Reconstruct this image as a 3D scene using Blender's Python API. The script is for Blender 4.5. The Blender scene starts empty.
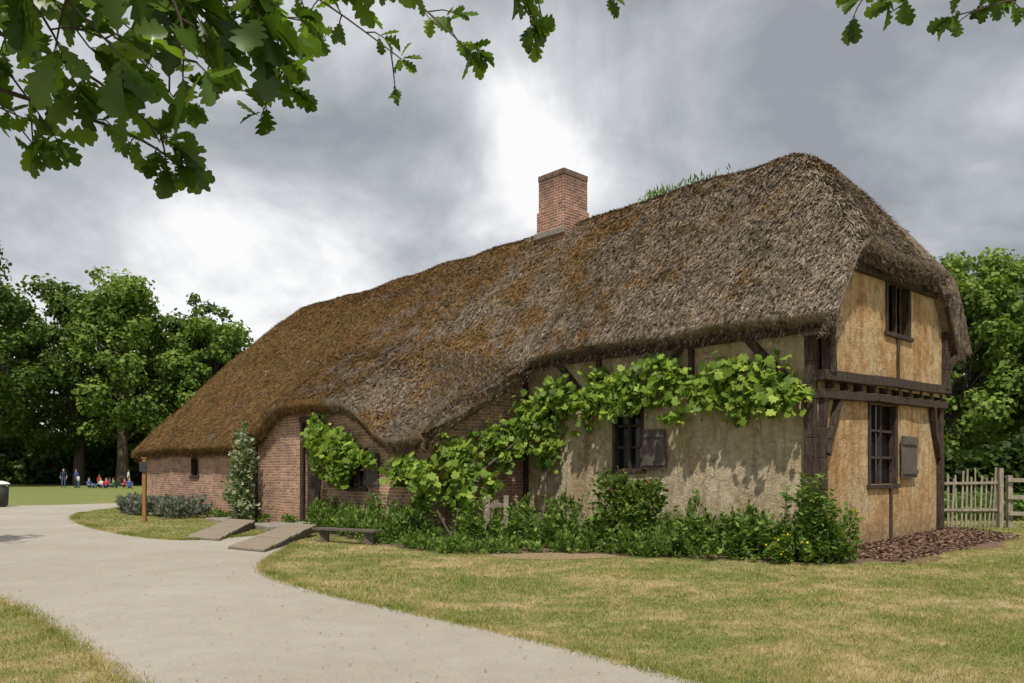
import bpy, bmesh, math, numpy as np
from mathutils import Vector, Matrix
rng=np.random.default_rng(7)
sc=bpy.context.scene
sc.view_settings.view_transform='Standard'; sc.view_settings.look='None'; sc.view_settings.exposure=0
ANG=math.atan2(-.729,.685)
BM=Matrix.Translation((5.70,14.90,0))@Matrix.Rotation(ANG,4,'Z')
def W(x,y,z=0.0): return BM@Vector((x,y,z))
def link(o,parent=None,local=False):
    sc.collection.objects.link(o)
    if parent is not None: o.parent=parent
    elif local: o.matrix_world=BM
    return o
# ---------------- material helpers
class NT:
    def __init__(s,name):
        s.m=bpy.data.materials.new(name); s.m.use_nodes=True; s.t=s.m.node_tree; s.t.nodes.clear()
        s.out=s.n('ShaderNodeOutputMaterial')
    def n(s,t): return s.t.nodes.new(t)
    def l(s,a,b): s.t.links.new(a,b)
    def setin(s,nd,key,v):
        if isinstance(v,bpy.types.NodeSocket): s.l(v,nd.inputs[key])
        else: nd.inputs[key].default_value=v
    def coord(s,kind='Object'): return s.n('ShaderNodeTexCoord').outputs[kind]
    def noise(s,scale,detail=4,rough=.55,vec=None,dist=0):
        nd=s.n('ShaderNodeTexNoise'); nd.inputs['Scale'].default_value=scale; nd.inputs['Detail'].default_value=detail
        nd.inputs['Roughness'].default_value=rough; nd.inputs['Distortion'].default_value=dist
        s.l(vec if vec is not None else s.coord(),nd.inputs['Vector']); return nd.outputs['Fac']
    def ramp(s,f,stops):
        nd=s.n('ShaderNodeValToRGB'); e=nd.color_ramp.elements
        while len(e)<len(stops): e.new(.5)
        for i,(p,c) in enumerate(stops):
            e[i].position=p; e[i].color=(c[0],c[1],c[2],1) if not isinstance(c,float) else (c,c,c,1)
        s.l(f,nd.inputs['Fac']); return nd.outputs['Color']
    def mix(s,f,a,b,mode='MIX'):
        nd=s.n('ShaderNodeMixRGB'); nd.blend_type=mode
        for k,v in (('Fac',f),('Color1',a),('Color2',b)):
            if isinstance(v,bpy.types.NodeSocket): s.l(v,nd.inputs[k])
            elif k=='Fac': nd.inputs[k].default_value=v
            else: nd.inputs[k].default_value=(v[0],v[1],v[2],1)
        return nd.outputs['Color']
    def math(s,op,a,b=None,clamp=False):
        nd=s.n('ShaderNodeMath'); nd.operation=op; nd.use_clamp=clamp
        s.setin(nd,0,a)
        if b is not None: s.setin(nd,1,b)
        return nd.outputs[0]
    def mapping(s,scale=(1,1,1),vec=None,rot=(0,0,0)):
        nd=s.n('ShaderNodeMapping'); nd.inputs['Scale'].default_value=scale; nd.inputs['Rotation'].default_value=rot
        s.l(vec if vec is not None else s.coord(),nd.inputs['Vector']); return nd.outputs[0]
    def bump(s,h,strength=.5,dist=.02):
        nd=s.n('ShaderNodeBump'); nd.inputs['Strength'].default_value=strength; nd.inputs['Distance'].default_value=dist
        s.l(h,nd.inputs['Height']); return nd.outputs[0]
    def pbr(s,col,rough=.9,normal=None,spec=.2,metal=0):
        p=s.n('ShaderNodeBsdfPrincipled'); s.setin(p,'Base Color',col if isinstance(col,bpy.types.NodeSocket) else (*col,1))
        p.inputs['Roughness'].default_value=rough; p.inputs['Specular IOR Level'].default_value=spec; p.inputs['Metallic'].default_value=metal
        if normal is not None: s.l(normal,p.inputs['Normal'])
        s.l(p.outputs[0],s.out.inputs['Surface']); return s.m
def leafmat(name,dark,light,trans=.3,gloss=.06,rough=.4,mid=None):
    t=NT(name); a=t.n('ShaderNodeAttribute'); a.attribute_name='var'
    st=[(0,dark),(1,light)] if mid is None else [(0,dark),(.5,mid),(1,light)]
    c=t.ramp(a.outputs['Fac'],st)
    d=t.n('ShaderNodeBsdfDiffuse'); t.l(c,d.inputs[0])
    tr=t.n('ShaderNodeBsdfTranslucent'); c2=t.mix(1.0,c,(1.25,1.35,.5),'MULTIPLY'); t.l(c2,tr.inputs[0])
    m=t.n('ShaderNodeMixShader'); m.inputs[0].default_value=trans; t.l(d.outputs[0],m.inputs[1]); t.l(tr.outputs[0],m.inputs[2])
    if gloss<=0: t.l(m.outputs[0],t.out.inputs['Surface']); return t.m
    g=t.n('ShaderNodeBsdfGlossy'); g.inputs['Roughness'].default_value=rough
    m2=t.n('ShaderNodeMixShader'); m2.inputs[0].default_value=gloss; t.l(m.outputs[0],m2.inputs[1]); t.l(g.outputs[0],m2.inputs[2])
    t.l(m2.outputs[0],t.out.inputs['Surface']); return t.m
def flat(name,col,rough=.8,var=.25,scale=8,spec=.2):
    t=NT(name); n=t.noise(scale,5); c=t.ramp(n,[(.3,tuple(x*(1-var) for x in col)),(.7,tuple(min(1,x*(1+var)) for x in col))])
    return t.pbr(c,rough,t.bump(n,.3,.01),spec)
def timber(name,col,var=.45):
    t=NT(name); n=t.noise(3,6,.7,t.mapping((6,6,1.2))); n2=t.noise(30,3)
    f=t.math('ADD',t.math('MULTIPLY',n,.7),t.math('MULTIPLY',n2,.3))
    c=t.ramp(f,[(.36,tuple(x*(1-var) for x in col)),(.64,tuple(x*(1+var) for x in col))])
    return t.pbr(c,.85,t.bump(f,.8,.02),.2)
M_timber=timber('old_oak_timber',(.062,.044,.034),.75); M_grey=timber('weathered_grey_wood',(.12,.10,.085)); M_fence=timber('fence_wood',(.30,.26,.20),.45)
M_ramp=timber('ramp_plank_wood',(.27,.22,.16),.3); M_post=timber('orange_post_wood',(.30,.15,.06),.3)
M_bark=timber('bark',(.10,.08,.06))
t=NT('dark_glass'); M_glass=t.pbr((.012,.012,.013),.12,None,.5)
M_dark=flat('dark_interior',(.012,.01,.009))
def brickmat(name,tint=(1,1,1),soot=0):
    t=NT(name); s=t.n('ShaderNodeSeparateXYZ'); t.l(t.coord(),s.inputs[0])
    xy=t.math('ADD',s.outputs[0],s.outputs[1]); cb=t.n('ShaderNodeCombineXYZ'); t.l(xy,cb.inputs[0]); t.l(s.outputs[2],cb.inputs[1])
    w=t.noise(3,2)
    wob=t.n('ShaderNodeVectorMath'); wob.operation='ADD'; t.l(cb.outputs[0],wob.inputs[0])
    cw=t.n('ShaderNodeCombineXYZ'); t.l(t.math('MULTIPLY',w,.05),cw.inputs[1]); t.l(cw.outputs[0],wob.inputs[1])
    b=t.n('ShaderNodeTexBrick'); t.l(wob.outputs[0],b.inputs['Vector'])
    b.inputs['Scale'].default_value=1; b.inputs['Brick Width'].default_value=.23; b.inputs['Row Height'].default_value=.08
    b.inputs['Mortar Size'].default_value=.012; b.inputs['Mortar Smooth'].default_value=.3; b.inputs['Bias'].default_value=-.1
    b.inputs['Color1'].default_value=(.50*tint[0],.285*tint[1],.20*tint[2],1); b.inputs['Color2'].default_value=(.27*tint[0],.14*tint[1],.105*tint[2],1); b.inputs['Mortar'].default_value=(.55,.49,.41,1)
    n=t.noise(1.2,5); n2=t.noise(14,5,.7); n3=t.noise(4,6,.7)
    c=t.mix(.65,b.outputs['Color'],t.ramp(n,[(.3,(.6,.55,.5)),(.7,(1.25,1.18,1.1))]),'MULTIPLY')
    c=t.mix(.6,c,t.ramp(n2,[(.3,(.6,.6,.6)),(.7,(1.3,1.25,1.2))]),'MULTIPLY')
    c=t.mix(t.ramp(n3,[(.52,0.0),(.64,.6)]),c,(.13,.10,.085))
    if soot:
        sf=t.ramp(t.math('ADD',t.math('MULTIPLY',t.math('SUBTRACT',s.outputs[2],8.3),.28),t.math('MULTIPLY',n3,.5)),[(.5,0.0),(.85,.75)]); c=t.mix(sf,c,(.085,.065,.055))
    h=t.math('ADD',t.math('MULTIPLY',b.outputs['Fac'],-1.0),t.math('MULTIPLY',n2,.6))
    return t.pbr(c,.9,t.bump(h,.8,.015),.15)
M_brick=brickmat('old_red_brick')
M_chim=brickmat('chimney_brick',(.80,.66,.66),1)
def plaster(name,a,b,c3,k=1.0):
    t=NT(name); n=t.noise(.8,6,.65); n2=t.noise(6,6,.7); n3=t.noise(45,4,.7); n4=t.noise(2.2,8,.75,None,.6)
    c=t.ramp(n,[(.38,b),(.5,a),(.60,c3)])
    c=t.mix(.8,c,t.ramp(n2,[(.34,(.66,.60,.52)),(.58,(1.12,1.1,1.08))]),'MULTIPLY')
    c=t.mix(t.ramp(n4,[(.53,0.0),(.60,.6*k)]),c,tuple(x*.6 for x in b))
    n5=t.noise(3.1,7,.72,t.mapping((1,1,1),None,(2,1,.5))); c=t.mix(t.ramp(n5,[(.58,0.0),(.62,.55)]),c,tuple(min(1,x*1.15+.05) for x in c3))
    pit=t.noise(16,4,.75); c=t.mix(t.ramp(pit,[(.62,0.0),(.70,.6)]),c,tuple(x*.5 for x in b))
    ns=t.noise(1,5,.7,t.mapping((5,5,.35))); c=t.mix(.5,c,t.ramp(ns,[(.40,(.62,.56,.48)),(.54,(1.05,1.05,1.05))]),'MULTIPLY')
    vo=t.n('ShaderNodeTexVoronoi'); vo.feature='DISTANCE_TO_EDGE'; vo.inputs['Scale'].default_value=1.1
    ad=t.n('ShaderNodeVectorMath'); ad.operation='ADD'; t.l(t.coord(),ad.inputs[0]); cn=t.n('ShaderNodeTexNoise'); cn.inputs['Scale'].default_value=2.5; cn.inputs['Detail'].default_value=6; t.l(t.coord(),cn.inputs['Vector']); t.l(cn.outputs['Color'],ad.inputs[1]); t.l(ad.outputs[0],vo.inputs['Vector'])
    crk=t.ramp(vo.outputs['Distance'],[(.0,.8),(.014,0.0)]); crk=t.mix(1.0,crk,t.ramp(t.noise(1.5,3),[(.46,0.0),(.55,1.0)]),'MULTIPLY'); c=t.mix(crk,c,(.10,.07,.045))
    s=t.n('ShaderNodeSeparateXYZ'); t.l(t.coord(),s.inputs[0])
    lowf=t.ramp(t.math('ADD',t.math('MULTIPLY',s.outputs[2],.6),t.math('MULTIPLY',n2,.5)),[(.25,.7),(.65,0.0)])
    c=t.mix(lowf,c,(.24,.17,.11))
    h=t.math('ADD',t.math('ADD',t.math('MULTIPLY',n2,.8),t.math('MULTIPLY',n3,.35)),t.math('MULTIPLY',pit,-.5))
    return t.pbr(c,.95,t.bump(h,1.0,.07),.1)
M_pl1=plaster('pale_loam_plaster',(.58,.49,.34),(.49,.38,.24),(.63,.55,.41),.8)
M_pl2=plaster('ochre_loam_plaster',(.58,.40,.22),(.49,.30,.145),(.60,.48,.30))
def thatchmat():
    t=NT('old_thatch'); at=t.n('ShaderNodeAttribute'); at.attribute_name='var'
    s=t.n('ShaderNodeSeparateXYZ'); t.l(t.coord(),s.inputs[0])
    n=t.noise(.8,8,.72); n2=t.noise(7,6,.78); n3=t.noise(40,4,.8)
    base=t.ramp(n2,[(.34,(.18,.14,.105)),(.5,(.43,.355,.28)),(.66,(.66,.58,.48))])
    base=t.mix(.6,base,t.ramp(n,[(.38,(.62,.55,.47)),(.62,(1.25,1.22,1.2))]),'MULTIPLY')
    mx=t.math('MULTIPLY',t.math('ADD',s.outputs[0],7.0),-.013); mz=t.math('MULTIPLY',t.math('SUBTRACT',s.outputs[2],6.6),.012)
    m=t.math('ADD',t.math('ADD',t.math('ADD',n,mx),mz),t.math('MULTIPLY',n2,.5))
    mf=t.ramp(m,[(.72,0.0),(.82,.9)])
    moss=t.ramp(n3,[(.3,(.13,.07,.022)),(.55,(.34,.19,.055)),(.8,(.44,.30,.11))])
    c=t.mix(mf,base,moss)
    ng=t.noise(1.9,7,.75); gf=t.ramp(ng,[(.54,0.0),(.60,.65)]); c=t.mix(gf,c,(.15,.14,.06))
    nl=t.noise(5,6,.75,t.mapping((1,1,1),None,(1,2,3))); c=t.mix(t.ramp(nl,[(.57,0.0),(.63,.6)]),c,(.56,.53,.45))
    c=t.mix(.85,c,t.ramp(at.outputs['Fac'],[(0,(.32,.30,.28)),(.5,(1.0,.98,.96)),(1,(1.7,1.65,1.6))]),'MULTIPLY')
    h=t.math('ADD',n2,t.math('MULTIPLY',n3,.6))
    return t.pbr(c,1.0,t.bump(h,1.0,.12),.05)
M_thatch=thatchmat()
def grassnodes(t):
    g=t.coord(); n=t.noise(.5,5,.62,g); n2=t.noise(2.6,6,.7,g); n3=t.noise(40,3,.7,g)
    f=t.math('ADD',t.math('MULTIPLY',n,.5),t.math('MULTIPLY',n2,.5))
    s=t.n('ShaderNodeSeparateXYZ'); t.l(g,s.inputs[0])
    far=t.math('MULTIPLY',t.math('SUBTRACT',s.outputs[1],19.0),.006,True)
    f=t.math('SUBTRACT',f,far)
    c=t.ramp(f,[(.38,(.19,.245,.065)),(.47,(.27,.29,.10)),(.53,(.41,.355,.17)),(.60,(.56,.46,.29))])
    c=t.mix(.6,c,t.ramp(n3,[(.3,(.6,.6,.55)),(.7,(1.3,1.3,1.2))]),'MULTIPLY')
    return c,n3,n2
t=NT('lawn_ground'); c,a,b=grassnodes(t); c=t.mix(.25,c,(.28,.22,.14)); M_ground=t.pbr(c,1,t.bump(t.math('ADD',a,b),.9,.04),.05)
t=NT('grass_blades'); c,a,b=grassnodes(t); at=t.n('ShaderNodeAttribute'); at.attribute_name='var'
c=t.mix(1.0,c,t.ramp(at.outputs['Fac'],[(0,(.65,.75,.55)),(1,(1.5,1.4,1.3))]),'MULTIPLY')
d=t.n('ShaderNodeBsdfDiffuse'); t.l(c,d.inputs[0]); tr=t.n('ShaderNodeBsdfTranslucent'); t.l(c,tr.inputs[0]); mm=t.n('ShaderNodeMixShader'); mm.inputs[0].default_value=.3
t.l(d.outputs[0],mm.inputs[1]); t.l(tr.outputs[0],mm.inputs[2]); t.l(mm.outputs[0],t.out.inputs['Surface']); M_blade=t.m
t=NT('fine_gravel_path'); n=t.noise(.35,5,.6); n2=t.noise(3,6,.7); n3=t.noise(120,3,.8); n4=t.noise(30,4,.8)
c=t.ramp(n,[(.3,(.36,.32,.265)),(.7,(.44,.40,.34))]); c=t.mix(.5,c,t.ramp(n2,[(.3,(.85,.84,.82)),(.7,(1.1,1.1,1.09))]),'MULTIPLY')
c=t.mix(.5,c,t.ramp(n3,[(.3,(.6,.6,.6)),(.7,(1.3,1.3,1.3))]),'MULTIPLY'); c=t.mix(.35,c,t.ramp(n4,[(.3,(.75,.75,.75)),(.7,(1.2,1.2,1.2))]),'MULTIPLY')
M_path=t.pbr(c,.95,t.bump(t.math('ADD',n3,n4),.5,.01),.15)
M_soil=flat('soil',(.15,.11,.07),1,.4,12,.05); M_mulch=flat('bark_mulch',(.17,.11,.08),1,.5,30,.05)
# ---------------- mesh helpers
def tri_mesh(name,V,F,mat,var=None,smooth=False,parent=None,local=False):
    me=bpy.data.meshes.new(name); V=np.asarray(V,np.float32).reshape(-1,3); F=np.asarray(F,np.int32); k=F.shape[1]
    me.vertices.add(len(V)); me.vertices.foreach_set('co',V.ravel())
    me.loops.add(F.size); me.loops.foreach_set('vertex_index',F.ravel())
    me.polygons.add(len(F)); me.polygons.foreach_set('loop_start',np.arange(0,F.size,k,dtype=np.int32))
    me.polygons.foreach_set('loop_total',np.full(len(F),k,np.int32))
    if var is not None:
        a=me.attributes.new('var','FLOAT','POINT'); a.data.foreach_set('value',np.asarray(var,np.float32))
    me.update(calc_edges=True); me.validate()
    if smooth: me.polygons.foreach_set('use_smooth',np.ones(len(me.polygons),bool))
    me.materials.append(mat); o=bpy.data.objects.new(name,me); return link(o,parent,local)
def unit(v): return v/np.maximum(np.linalg.norm(v,axis=-1,keepdims=True),1e-9)
def frames(d,n):
    d=unit(d); s=unit(np.cross(d,n)); n=np.cross(s,d); return np.stack([s,d,n],-1)
def scatter(name,T,pos,R,s,mat,var,parent=None,local=False):
    tv,tf=T; tv=np.asarray(tv,float); tf=np.asarray(tf); m=len(tv); N=len(pos)
    s=np.asarray(s,float)
    if s.ndim==1: s=s[:,None].repeat(3,1)
    V=pos[:,None,:]+np.einsum('nij,nmj->nmi',R,tv[None]*s[:,None,:])
    F=(tf[None]+(np.arange(N)*m)[:,None,None]).reshape(-1,3)
    return tri_mesh(name,V,F,mat,np.repeat(var,m),False,parent,local)
def rdir(n): return unit(rng.normal(size=(n,3)))
T_leaf=([(0,0,0),(.28,.45,.07),(0,1,0),(-.28,.45,.07)],[(0,1,2),(0,2,3)])
T_wide=([(0,0,0),(.42,.3,.08),(.38,.75,.06),(0,1,-.03),(-.38,.75,.06),(-.42,.3,.08)],[(0,1,2),(0,2,3),(0,3,4),(0,4,5)])
T_blade=([(-.5,0,0),(.5,0,0),(0,1,.25)],[(0,1,2)])
def oakleaf():
    o=[(.0,.012),(.12,.02),(.16,.09),(.22,.14),(.27,.08),(.34,.17),(.42,.24),(.46,.13),(.54,.26),(.63,.33),(.67,.18),(.75,.27),(.84,.29),(.88,.15),(.95,.14),(1,.02)]
    v=[];f=[]
    for t_,w in o:
        z=-.18*t_*t_; v+= [(-w,t_,z+w*.25),(0,t_,z),(w,t_,z+w*.25)]
    for i in range(len(o)-1):
        a=3*i; f+= [(a,a+1,a+4),(a,a+4,a+3),(a+1,a+2,a+5),(a+1,a+5,a+4)]
    return v,f
T_oak=oakleaf()
def vineleaf():
    v=[(0,.35,0)]; rs=[(-90,.2),(-60,.5),(-20,.42),(5,.62),(28,.45),(55,.62),(75,.5),(90,.72),(105,.5),(125,.62),(152,.45),(175,.62),(200,.42),(240,.5)]
    for a,r in rs:
        x=r*math.cos(math.radians(a)); y=.35+r*math.sin(math.radians(a)); v.append((x,y,-.25*r*r+.12*abs(x)))
    n=len(rs); return v,[(0,i+1,(i+1)%n+1) for i in range(n)]
T_vine=vineleaf()
class MB:
    def __init__(s): s.v=[];s.f=[]
    def quad(s,*p):
        i=len(s.v); s.v+= [tuple(q) for q in p]; s.f.append(tuple(range(i,i+len(p))))
    def hexa(s,c):
        i=len(s.v); s.v+=[tuple(q) for q in c]
        for f in ((0,3,2,1),(4,5,6,7),(0,1,5,4),(1,2,6,5),(2,3,7,6),(3,0,4,7)): s.f.append(tuple(i+k for k in f))
    def box(s,x0,x1,y0,y1,z0,z1): s.hexa([(x0,y0,z0),(x1,y0,z0),(x1,y1,z0),(x0,y1,z0),(x0,y0,z1),(x1,y0,z1),(x1,y1,z1),(x0,y1,z1)])
    def beam(s,p0,p1,w,h,up=(0,0,1),n=1,jit=0):
        p0=Vector(p0);p1=Vector(p1);d=(p1-p0).normalized();u=Vector(up)
        if abs(d.dot(u))>.95: u=Vector((0,1,0))
        a=d.cross(u).normalized();b=a.cross(d)
        pts=[p0.lerp(p1,k/n) for k in range(n+1)]
        pts=[p+(a*rng.normal()+b*rng.normal())*jit for p in pts]
        for q0,q1 in zip(pts[:-1],pts[1:]):
            s.hexa([q0-a*w/2-b*h/2,q0+a*w/2-b*h/2,q0+a*w/2+b*h/2,q0-a*w/2+b*h/2,q1-a*w/2-b*h/2,q1+a*w/2-b*h/2,q1+a*w/2+b*h/2,q1-a*w/2+b*h/2])
    def tube(s,pts,rad,k=8):
        pts=[Vector(p) for p in pts]; base=len(s.v)
        for i,p in enumerate(pts):
            d=(pts[min(i+1,len(pts)-1)]-pts[max(i-1,0)]).normalized(); u=Vector((0,0,1)) if abs(d.z)<.9 else Vector((1,0,0))
            a=d.cross(u).normalized(); b=a.cross(d)
            for j in range(k):
                t_=2*math.pi*j/k; s.v.append(tuple(p+(a*math.cos(t_)+b*math.sin(t_))*rad[i]))
        for i in range(len(pts)-1):
            for j in range(k):
                a0=base+i*k+j; a1=base+i*k+(j+1)%k; s.f.append((a0,a1,a1+k,a0+k))
        s.f.append(tuple(base+(len(pts)-1)*k+j for j in range(k)))
    def build(s,name,mat,parent=None,local=False,bevel=0,smooth=False):
        me=bpy.data.meshes.new(name); me.from_pydata(s.v,[],s.f); me.validate(); me.update(); me.materials.append(mat)
        bm=bmesh.new(); bm.from_mesh(me); bmesh.ops.recalc_face_normals(bm,faces=bm.faces); bm.to_mesh(me); bm.free()
        if smooth: me.polygons.foreach_set('use_smooth',np.ones(len(me.polygons),bool))
        o=bpy.data.objects.new(name,me)
        if bevel: b=o.modifiers.new('b','BEVEL'); b.width=bevel; b.segments=2
        return link(o,parent,local)
def empty(name,mat=None):
    e=bpy.data.objects.new(name,None); sc.collection.objects.link(e)
    if mat is not None: e.matrix_world=mat
    return e
# ================= HOUSE
house=empty('thatched_farmhouse',BM)
def sst(a,b,x):
    t_=np.clip((x-a)/(b-a),0,1); return t_*t_*(3-2*t_)
def smin(a,b,k):
    h=np.clip(.5+.5*(b-a)/k,0,1); return b*(1-h)+a*h-k*h*(1-h)
def lift(x): return 1.1*sst(-17.2,-14.4,x)*sst(-8.9,-11.6,x)
_ph=rng.uniform(0,6.28,(14,2)); _fr=rng.uniform(.25,2.6,(14,2))
def lump(x,y):
    r=0
    for p,f in zip(_ph,_fr): r=r+np.sin(x*f[0]+y*f[1]*.8+p[0])*np.cos(y*f[1]-x*f[0]*.3+p[1])/(1+f.sum())
    return r*.085+.012*np.sin(x*6.1+2*np.sin(y*3.7))*np.sin(y*5.3+1.7*np.sin(x*2.9))
YB=6.62
def roofz(x,y,lumps=True):
    x=np.asarray(x,float);y=np.asarray(y,float)
    FR=np.where(y>-.5,4.25+1.28*(y+.5),4.25+.65*(y+.5)); FL=2.3+1.0*(y+3.5)
    w=sst(-6.8,-12.5,x); F=FR*(1-w)+FL*w
    F=F+.15*np.sin(np.clip((y+.5)/3.6,0,1)*math.pi)
    F=F+lift(x)*np.clip(1-(y+3.5)/3.6,0,1)**1.4
    B=4.25+1.31*(YB-y)+.15*np.sin(np.clip((YB-y)/3.6,0,1)*math.pi)
    z=smin(F,B,.45); H=5.86+1.22*(.6-x)+.15*np.sin(np.clip((.6-x)/2.8,0,1)*math.pi)
    z=smin(z,H,.7); HL=2.3+3.6*(x+27.05); z=smin(z,HL,1.0)
    z=z+.12-.22*sst(-6,-16,x)*np.clip((y)/3,0,1)
    # overlapping repair layer low on the right-hand slope
    lay=.05*sst(-7.0,-6.8,x)*sst(-3.2,-3.6,x)*(y<.75+.25*np.sin(x*2.1))
    if lumps: z=z+lump(x,y)+lay
    return z
def yfront(x): return -3.5+3.0*sst(-7.42,-7.22,x)
xs=np.unique(np.concatenate([np.linspace(-27.05,.6,260),np.linspace(-7.5,-7.1,26)])); nr=90
tt=np.linspace(0,1,nr)
def rgrid(inset,dz):
    X=[];Y=[]
    xx=np.clip(xs,-27.05+inset,.6-inset) if inset else xs
    for x in xx:
        y0=yfront(x+ (inset*.6 if inset else 0))+inset if inset else yfront(x); X.append(np.full(nr,x)); Y.append(y0+(YB-inset-y0)*tt)
    X=np.array(X);Y=np.array(Y); return np.stack([X,Y,roofz(X,Y)+dz],-1)
top=rgrid(0,0); nc=len(xs)
bot=rgrid(.24,-.5)
V=np.concatenate([top.reshape(-1,3),bot.reshape(-1,3)]); idx=np.arange(nc*nr).reshape(nc,nr); o2=nc*nr
Fq=[np.stack([idx[:-1,:-1],idx[1:,:-1],idx[1:,1:],idx[:-1,1:]],-1).reshape(-1,4),
    np.stack([idx[:-1,:-1],idx[:-1,1:],idx[1:,1:],idx[1:,:-1]],-1).reshape(-1,4)+o2]
loop=np.concatenate([idx[:,0],idx[-1,1:],idx[-2::-1,-1],idx[0,-2:0:-1]]); ln=np.roll(loop,-1)
Fq.append(np.stack([loop,loop+o2,ln+o2,ln],-1)); Fq=np.concatenate(Fq)
tri_mesh('thatch_roof',V,Fq,M_thatch,np.full(len(V),.42),True,house)
def straw(N,name,L=.2,wd=.022,lf=.18,vr=(0,1),ridge=False):
    if ridge: x=rng.uniform(-25,-2.0,N); y=3.08+rng.normal(size=N)*.12
    else:
        x=rng.uniform(-27,.55,N); y=np.where(rng.random(N)<.93,rng.uniform(0,1,N)*(3.9-yfront(x))+yfront(x),rng.uniform(3.3,YB-.05,N))
    z=roofz(x,y); e=.03; gx=(roofz(x+e,y)-roofz(x-e,y))/(2*e); gy=(roofz(x,y+e)-roofz(x,y-e))/(2*e)
    n=unit(np.stack([-gx,-gy,np.ones(N)],-1)); d=np.stack([-gx,-gy,-(gx**2+gy**2)],-1)+1e-6; d=unit(d)
    d=unit(d+n*rng.uniform(0.0,lf*2,N)[:,None]+rng.normal(size=(N,3))*.22)
    s=np.stack([wd*rng.uniform(.6,1.6,N),L*rng.uniform(.4,1.3,N),np.full(N,.1)],-1)
    pos=np.stack([x,y,z],-1)+n*rng.uniform(-.02,.03,N)[:,None]-d*(s[:,1:2]*.5)
    v=rng.uniform(vr[0],vr[1],N)+.24*np.sin(x*5+3*np.sin(y*3))*np.sin(y*7+2*np.sin(x*2.3))+.14*np.sin(x*13+y*4)*np.sin(y*15-x*3)
    return scatter(name,T_blade,pos,frames(d,n),s,M_thatch,np.clip(v,0,1),house)
straw(140000,'thatch_straw',.19,.030,.14,(.12,.95))
straw(26000,'thatch_moss_tufts',.09,.08,.7,(.2,1))
straw(3500,'ridge_tufts',.13,.05,.9,(.2,.9),True)
N=26000; x=rng.uniform(-27,.58,N); y=yfront(x)+rng.uniform(0,.22,N)
ex=np.concatenate([x,rng.uniform(.45,.6,9000),rng.uniform(-7.45,-7.2,6000)]); ey=np.concatenate([y,rng.uniform(-.5,YB-.05,9000),rng.uniform(-3.5,-.5,6000)])
depth=rng.random(len(ex))**1.2
zz=roofz(ex,np.maximum(ey,yfront(ex)))-depth*.42
inn=depth*.2
py=ey+np.where(np.arange(len(ex))<N,inn,0); px=ex-np.where(np.arange(len(ex))>=N,inn,0)
d=unit(np.stack([np.where(np.arange(len(ex))>=N,.6,0.0),np.where(np.arange(len(ex))<N,-.6,0.0),np.full(len(ex),-.9)],-1)+rng.normal(size=(len(ex),3))*.25)
scatter('thatch_eave_fringe',T_blade,np.stack([px,py,zz],-1)-d*.04,frames(d,rdir(len(ex))),np.stack([np.full(len(ex),.02),rng.uniform(.05,.16,len(ex)),np.full(len(ex),.02)],-1),M_thatch,rng.uniform(.0,.8,len(ex)),house)
# walls
def wall(name,mf,a0,a1,z0,ztop,ops,mat,depth=.22,step=.5):
    mb=MB(); br=sorted(set([a0,a1]+[v for o in ops for v in o[:2]]+list(np.arange(a0,a1,step))))
    br=[b for b in br if a0<=b<=a1]
    for l,r in zip(br[:-1],br[1:]):
        if r-l<1e-5: continue
        cur=z0; m=(l+r)/2
        for o in sorted([o for o in ops if o[0]<=m<=o[1]],key=lambda o:o[2]):
            if o[2]>cur: mb.quad(mf(l,cur,0),mf(r,cur,0),mf(r,o[2],0),mf(l,o[2],0))
            cur=o[3]
        mb.quad(mf(l,cur,0),mf(r,cur,0),mf(r,ztop(r),0),mf(l,ztop(l),0))
    for (l,r,b,t_) in ops:
        mb.quad(mf(l,b,0),mf(l,t_,0),mf(l,t_,depth),mf(l,b,depth)); mb.quad(mf(r,b,0),mf(r,b,depth),mf(r,t_,depth),mf(r,t_,0))
        mb.quad(mf(l,b,0),mf(l,b,depth),mf(r,b,depth),mf(r,b,0)); mb.quad(mf(l,t_,0),mf(r,t_,0),mf(r,t_,depth),mf(l,t_,depth))
    return mb.build(name,mat,house)
def fbox(mb,mf,a0,a1,z0,z1,d0,d1):
    mb.hexa([mf(a0,z0,d0),mf(a1,z0,d0),mf(a1,z0,d1),mf(a0,z0,d1),mf(a0,z1,d0),mf(a1,z1,d0),mf(a1,z1,d1),mf(a0,z1,d1)])
front=lambda a,z,d:(a,0+d,z)
aisle=lambda a,z,d:(a,-3.07+d,z)
gab=lambda a,z,d:(0-d,a,z)
gabu=lambda a,z,d:(.13-d,a,z)
retn=lambda a,z,d:(-7.82-d,a,z)
tz=lambda x,y:float(roofz(x,y,False))-.3
F_win=(-4.9,-4.05,1.62,3.1)
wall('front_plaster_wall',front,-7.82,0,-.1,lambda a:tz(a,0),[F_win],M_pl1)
A_ops=[(-13.75,-12.95,.12,2.95),(-17.65,-16.75,.1,2.35),(-21.85,-21.25,1.4,2.2),(-11.6,-10.5,1.15,2.05)]
wall('aisle_brick_wall',aisle,-26.4,-7.82,-.1,lambda a:tz(a,-3.07),A_ops,M_brick)
wall('return_brick_wall',retn,-3.07,0,-.1,lambda a:tz(-7.82,a),[],M_brick)
G1=(2.2,3.65,1.3,2.98); G2=(2.75,4.05,4.5,5.62)
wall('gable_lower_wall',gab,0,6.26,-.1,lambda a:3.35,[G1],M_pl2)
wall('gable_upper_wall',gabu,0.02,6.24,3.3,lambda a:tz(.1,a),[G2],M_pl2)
mb=MB()
mb.quad((0,6.26,0),(-26.4,6.26,0),(-26.4,6.26,4.4),(0,6.26,4.4)); mb.build('rear_wall',M_pl1,house)
mb=MB(); ys=np.linspace(-3.07,6.26,16)
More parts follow.
